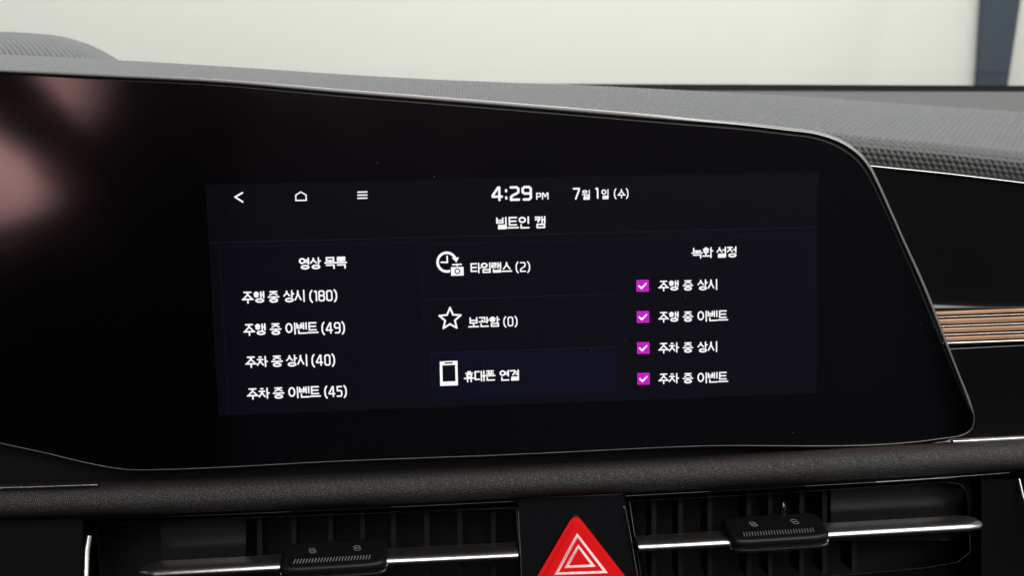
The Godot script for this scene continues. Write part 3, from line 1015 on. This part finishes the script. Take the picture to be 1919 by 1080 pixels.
func build_hazard() -> void:
	var d := 0.004
	var t := thing("hazard_switch", "red triangular hazard switch in a glossy black plate between the vents", "hazard switch", sp(1080, 1060, d))
	var o := PackedVector3Array([sp(972, 938, d), sp(1168, 930, d), sp(1204, 1150, d), sp(983, 1150, d)])
	part("plate", slab(o, lean.z, [[-0.02, 0.0], [-0.0006, 0.0], [0.0, 0.0006]], true), M.piano_black, t)
	part("chrome_edge", sweep(PackedVector3Array([sp(971, 962, d + 0.0006), sp(973, 1000, d + 0.0012), sp(977, 1080, d + 0.0012), sp(980, 1140, d + 0.0012)]), oval(0.0010, 0.0004, 10), lean.x), M.chrome, t)
	part("chrome_edge", sweep(PackedVector3Array([sp(1170, 952, d + 0.0006), sp(1180, 1000, d + 0.0012), sp(1194, 1080, d + 0.0012), sp(1204, 1140, d + 0.0012)]), oval(0.0010, 0.0004, 10), lean.x), M.chrome, t)
	# raised red button: dark red translucent sides, bright face
	var wall_o := round_poly([Vector2(1077, 966), Vector2(1183, 1102), Vector2(994, 1107)], 13.0, d)
	part("button", slab(wall_o, lean.z, [[-0.003, 0.0], [-0.0016, 0.0], [0.0021, 0.0013]], true), M.hazard_red, t)
	var face_o := round_poly([Vector2(1079.5, 975), Vector2(1178, 1100), Vector2(1008, 1104)], 10.0, d + 0.0024)
	part("face", slab(face_o, lean.z, [[-0.0006, 0.0], [0.0003, 0.0], [0.0006, 0.0004]]), M.hazard_red, t)
	for tri in [[Vector2(1081.5, 1000), Vector2(1139, 1074.5), Vector2(1038, 1078.5)], [Vector2(1083.5, 1021), Vector2(1116, 1062.5), Vector2(1057, 1065.5)]]:
		part("triangle_symbol", frame_tri(tri, d + 0.0032, 4.6), M.hazard_print, t, "pale pink printed triangle outline")

func round_poly(p: Array, r: float, d: float) -> PackedVector3Array:
	var out := PackedVector3Array()
	for i in p.size():
		var a: Vector2 = p[i] + (p[(i + p.size() - 1) % p.size()] - p[i]).normalized() * r
		var b: Vector2 = p[i] + (p[(i + 1) % p.size()] - p[i]).normalized() * r
		for k in 7:
			var f := k / 6.0
			var q: Vector2 = a.lerp(p[i], f).lerp(p[i].lerp(b, f), f)
			out.append(sp(q.x, q.y, d))
	return out

func frame_tri(p: Array, d: float, w: float) -> ArrayMesh:
	var mid: Vector2 = (p[0] + p[1] + p[2]) / 3.0
	var inr := 0.0
	var e: Vector2 = p[1] - p[0]
	inr = absf(e.cross(mid - p[0])) / e.length()
	var k := 1.0 - w / inr
	var a := PackedVector3Array()
	var b := PackedVector3Array()
	for i in 4:
		var q: Vector2 = p[i % 3]
		var q2 := mid + (q - mid) * k
		a.append(sp(q.x, q.y, d))
		b.append(sp(q2.x, q2.y, d))
	var a0 := PackedVector3Array()
	var b0 := PackedVector3Array()
	for i in 4:
		a0.append(a[i] - lean.z * 0.0003)
		b0.append(b[i] - lean.z * 0.0003)
	return loft([a0, a, b, b0])

func box_px(u0: float, v0: float, u1: float, v1: float, d0: float, d1: float, bevel := 0.0004) -> ArrayMesh:
	var o := PackedVector3Array([sp(u0, v0, d1), sp(u1, v0, d1), sp(u1, v1, d1), sp(u0, v1, d1)])
	return slab(o, lean.z, [[d0 - d1, 0.0], [-bevel, 0.0], [0.0, bevel]], true)

func vent(label: String, s: Dictionary) -> void:
	var t := thing("air_vent", label, "air vent", sp(s.tab.x, s.tab.y, 0.0), "air vents below the display")
	# housing: a recessed duct with a front frame
	var o: Array = s.opening
	var rows := []
	for q in [[0.0, 0.0, 1.0], [0.0008, 0.0, 1.0], [0.0008, 0.004, 1.0], [-0.012, 0.012, 0.98], [-0.030, 0.03, 0.94]]:
		var row := PackedVector3Array()
		var mid := Vector2.ZERO
		for p in o:
			mid += p / o.size()
		for i in o.size() + 1:
			var p: Vector2 = o[i % o.size()]
			p = p + (mid - p) * (q[1] * 0.8)
			row.append(sp(p.x, p.y, q[0]))
		rows.append(row)
	part("housing", loft(rows), M.piano_black, t)
	# upright vanes
	for u in s.vanes:
		var va: float = s.top + (u - s.tab.x) * -0.05
		part("vane", box_px(u - 3.0, va - 30, u + 3.0, va + 150, -0.026, -0.012, 0.0004), M.black_matte, t)
	part("inner_flap", box_px(s.flap[0], s.flap[1], s.flap[2], s.flap[3], -0.016, -0.010, 0.004), M.satin_plastic, t)
	# horizontal blade with a bright front edge
	var path := PackedVector3Array()
	for p in s.blade:
		path.append(sp(p.x, p.y, 0.003))
	var sec := [Vector2(0.0040, -0.0016), Vector2(0.0048, -0.0008), Vector2(0.0050, 0.0002), Vector2(0.0044, 0.0010), Vector2(0.0034, 0.0014), Vector2(-0.0040, 0.0022), Vector2(-0.0070, 0.0016), Vector2(-0.0070, -0.0010), Vector2(0.0, -0.0022)]
	part("blade", sweep(path, sec, Vector3.UP, true, s.scales), M.brushed_metal, t)
	if s.has("knob"):
		var kb := sp(s.knob.x, s.knob.y, -0.004)
		var kp := PackedVector3Array()
		var ks := []
		for k in 7:
			kp.append(kb + lean.y * 0.0075 * (k / 6.0 - 0.5))
			ks.append([1.3, 1.0, 1.0, 1.0, 0.95, 0.7, 0.2][k])
		part("pivot_knob", sweep(kp, oval(0.0017, 0.0017, 12), lean.x, true, ks), M.piano_black, t)
	# sliding tab on the blade
	var c := sp(s.tab.x, s.tab.y, 0.006)
	var ax := (path[path.size() - 1] - path[0]).normalized()
	var fw := ax.cross(Vector3.UP).normalized()
	fw = (Basis(ax, deg_to_rad(4.0)) * fw).normalized()
	var up := fw.cross(ax).normalized()
	var hw: float = s.tab_w * 0.5
	var ol := PackedVector3Array()
	for k in 40:        # rounded oblong seen from above
		var a := -TAU * k / 40
		ol.append(c + ax * hw * signf(cos(a)) * pow(absf(cos(a)), 0.30) + fw * 0.0105 * signf(sin(a)) * pow(absf(sin(a)), 0.42))
	var tab := part("adjuster_tab", slab(ol, up, [[-0.0052, 0.0012], [-0.0042, 0.0002], [-0.0030, 0.0], [-0.0010, 0.0003], [-0.0002, 0.0012], [0.0, 0.0022]]), M.black_plastic, t)
	var low := PackedVector3Array()
	for p in ol:
		low.append(p - up * 0.0053)
	part("chrome_trim", slab(low, up, [[-0.0022, 0.0016], [-0.0018, 0.0002], [-0.0010, -0.0004], [0.0, 0.0]]), M.chrome, tab)
	for k in 26:
		var f := (k - 12.5) / 13.0
		var m := c + ax * hw * 0.72 * f + fw * 0.0052 + up * 0.0002
		var st := SurfaceTool.new()
		st.begin(Mesh.PRIMITIVE_TRIANGLES)
		add_sweep(st, PackedVector3Array([m - fw * 0.0014 - ax * 0.0002, m + fw * 0.0014 - ax * 0.0006]), oval(0.00022, 0.0003, 6), up)
		st.generate_normals()
		part("grip_ridge", st.commit(), M.print_grey, tab)
	# airflow marks printed on the tab
	for side in [-1, 1]:
		var m2: Vector3 = c + ax * hw * 0.42 * side - fw * 0.0022 + up * 0.0002
		for j in 2:
			var pa := PackedVector3Array()
			for k in 9:
				var a := TAU * k / 9.0 * (0.8 if side < 0 else 1.0)
				pa.append(m2 + fw * (0.0009 * sin(a) + (j - 0.5) * 0.0017) + ax * (0.0016 * cos(a) + (j - 0.5) * 0.0006))
			pa.append(pa[0])
			part("airflow_mark", sweep(pa, oval(0.00012, 0.00012, 5), up, false), M.print_grey, tab)

func build_vents() -> void:
	# surround that the vents and the switch are set in
	var t := thing("vent_surround", "glossy black surround framing the vents below the padded bar", "trim panel", sp(960, 960, -0.002))
	var rows := []
	for q in [[22, 0.000], [34, 0.0015], [40, 0.000], [44, -0.010]]:
		var row := PackedVector3Array()
		for i in 41:
			var u := lerpf(-200, 2120, i / 40.0)
			row.append(sp(u, cv(ROLL, u) + q[0], q[1]))
		rows.append(row)
	part("top_lip", loft(rows), M.piano_black, t)
	part("silver_line", sweep(PackedVector3Array([sp(1640, 904, 0.0018), sp(1760, 896, 0.0018), sp(1890, 886, 0.0018)]), oval(0.0005, 0.0004, 8), lean.y), M.chrome, t)
	part("side_cheek", box_px(-200, 965, 148, 1200, -0.02, 0.001, 0.002), M.black_plastic, t)
	part("side_cheek", box_px(1845, 905, 2120, 1200, -0.02, 0.001, 0.002), M.piano_black, t)
	part("chrome_sliver", sweep(PackedVector3Array([sp(168, 1004, 0.001), sp(164, 1030, 0.003), sp(162, 1080, 0.0075), sp(164, 1130, 0.012)]), oval(0.0014, 0.0016, 14), lean.x), M.chrome, t)
	part("chrome_sliver", sweep(PackedVector3Array([sp(1906, 898, 0.001), sp(1914, 930, 0.004), sp(1930, 970, 0.008), sp(1950, 1030, 0.014)]), oval(0.0016, 0.0009, 10), lean.x), M.chrome, t)
	vent("air vent with silver blade left of the red hazard switch", {
		"opening": [Vector2(180, 985), Vector2(420, 972), Vector2(700, 962), Vector2(968, 952), Vector2(975, 1060), Vector2(980, 1170), Vector2(600, 1190), Vector2(230, 1190), Vector2(190, 1090)],
		"vanes": [424.0, 487.0, 551.0, 620.0, 680.0, 738.0, 800.0, 862.0, 925.0], "top": 975.0,
		"blade": [Vector2(264, 1070), Vector2(278, 1067), Vector2(300, 1065), Vector2(525, 1053), Vector2(728, 1042), Vector2(969, 1029)], "scales": [0.25, 0.65, 1.0, 1.0, 1.0, 1.0], "tab": Vector2(627, 1036), "tab_w": 0.0510, "flap": [318.0, 955.0, 446.0, 1080.0]})
	vent("air vent with silver blade right of the red hazard switch", {
		"opening": [Vector2(1178, 940), Vector2(1400, 928), Vector2(1640, 913), Vector2(1770, 903), Vector2(1800, 908), Vector2(1811, 922), Vector2(1815, 980), Vector2(1818, 1035), Vector2(1795, 1054), Vector2(1740, 1064), Vector2(1560, 1080), Vector2(1204, 1110)],
		"vanes": [1225.0, 1275.0, 1330.0, 1403.0, 1443.0, 1502.0, 1545.0, 1600.0], "top": 930.0,
		"blade": [Vector2(1192, 1018), Vector2(1355, 1008), Vector2(1552, 993), Vector2(1800, 979), Vector2(1822, 978), Vector2(1832, 978)], "scales": [1.0, 1.0, 1.0, 1.0, 0.85, 0.5], "tab": Vector2(1453, 986), "knob": Vector2(1467, 955), "tab_w": 0.0500, "flap": [1570.0, 890.0, 1806.0, 1000.0]})
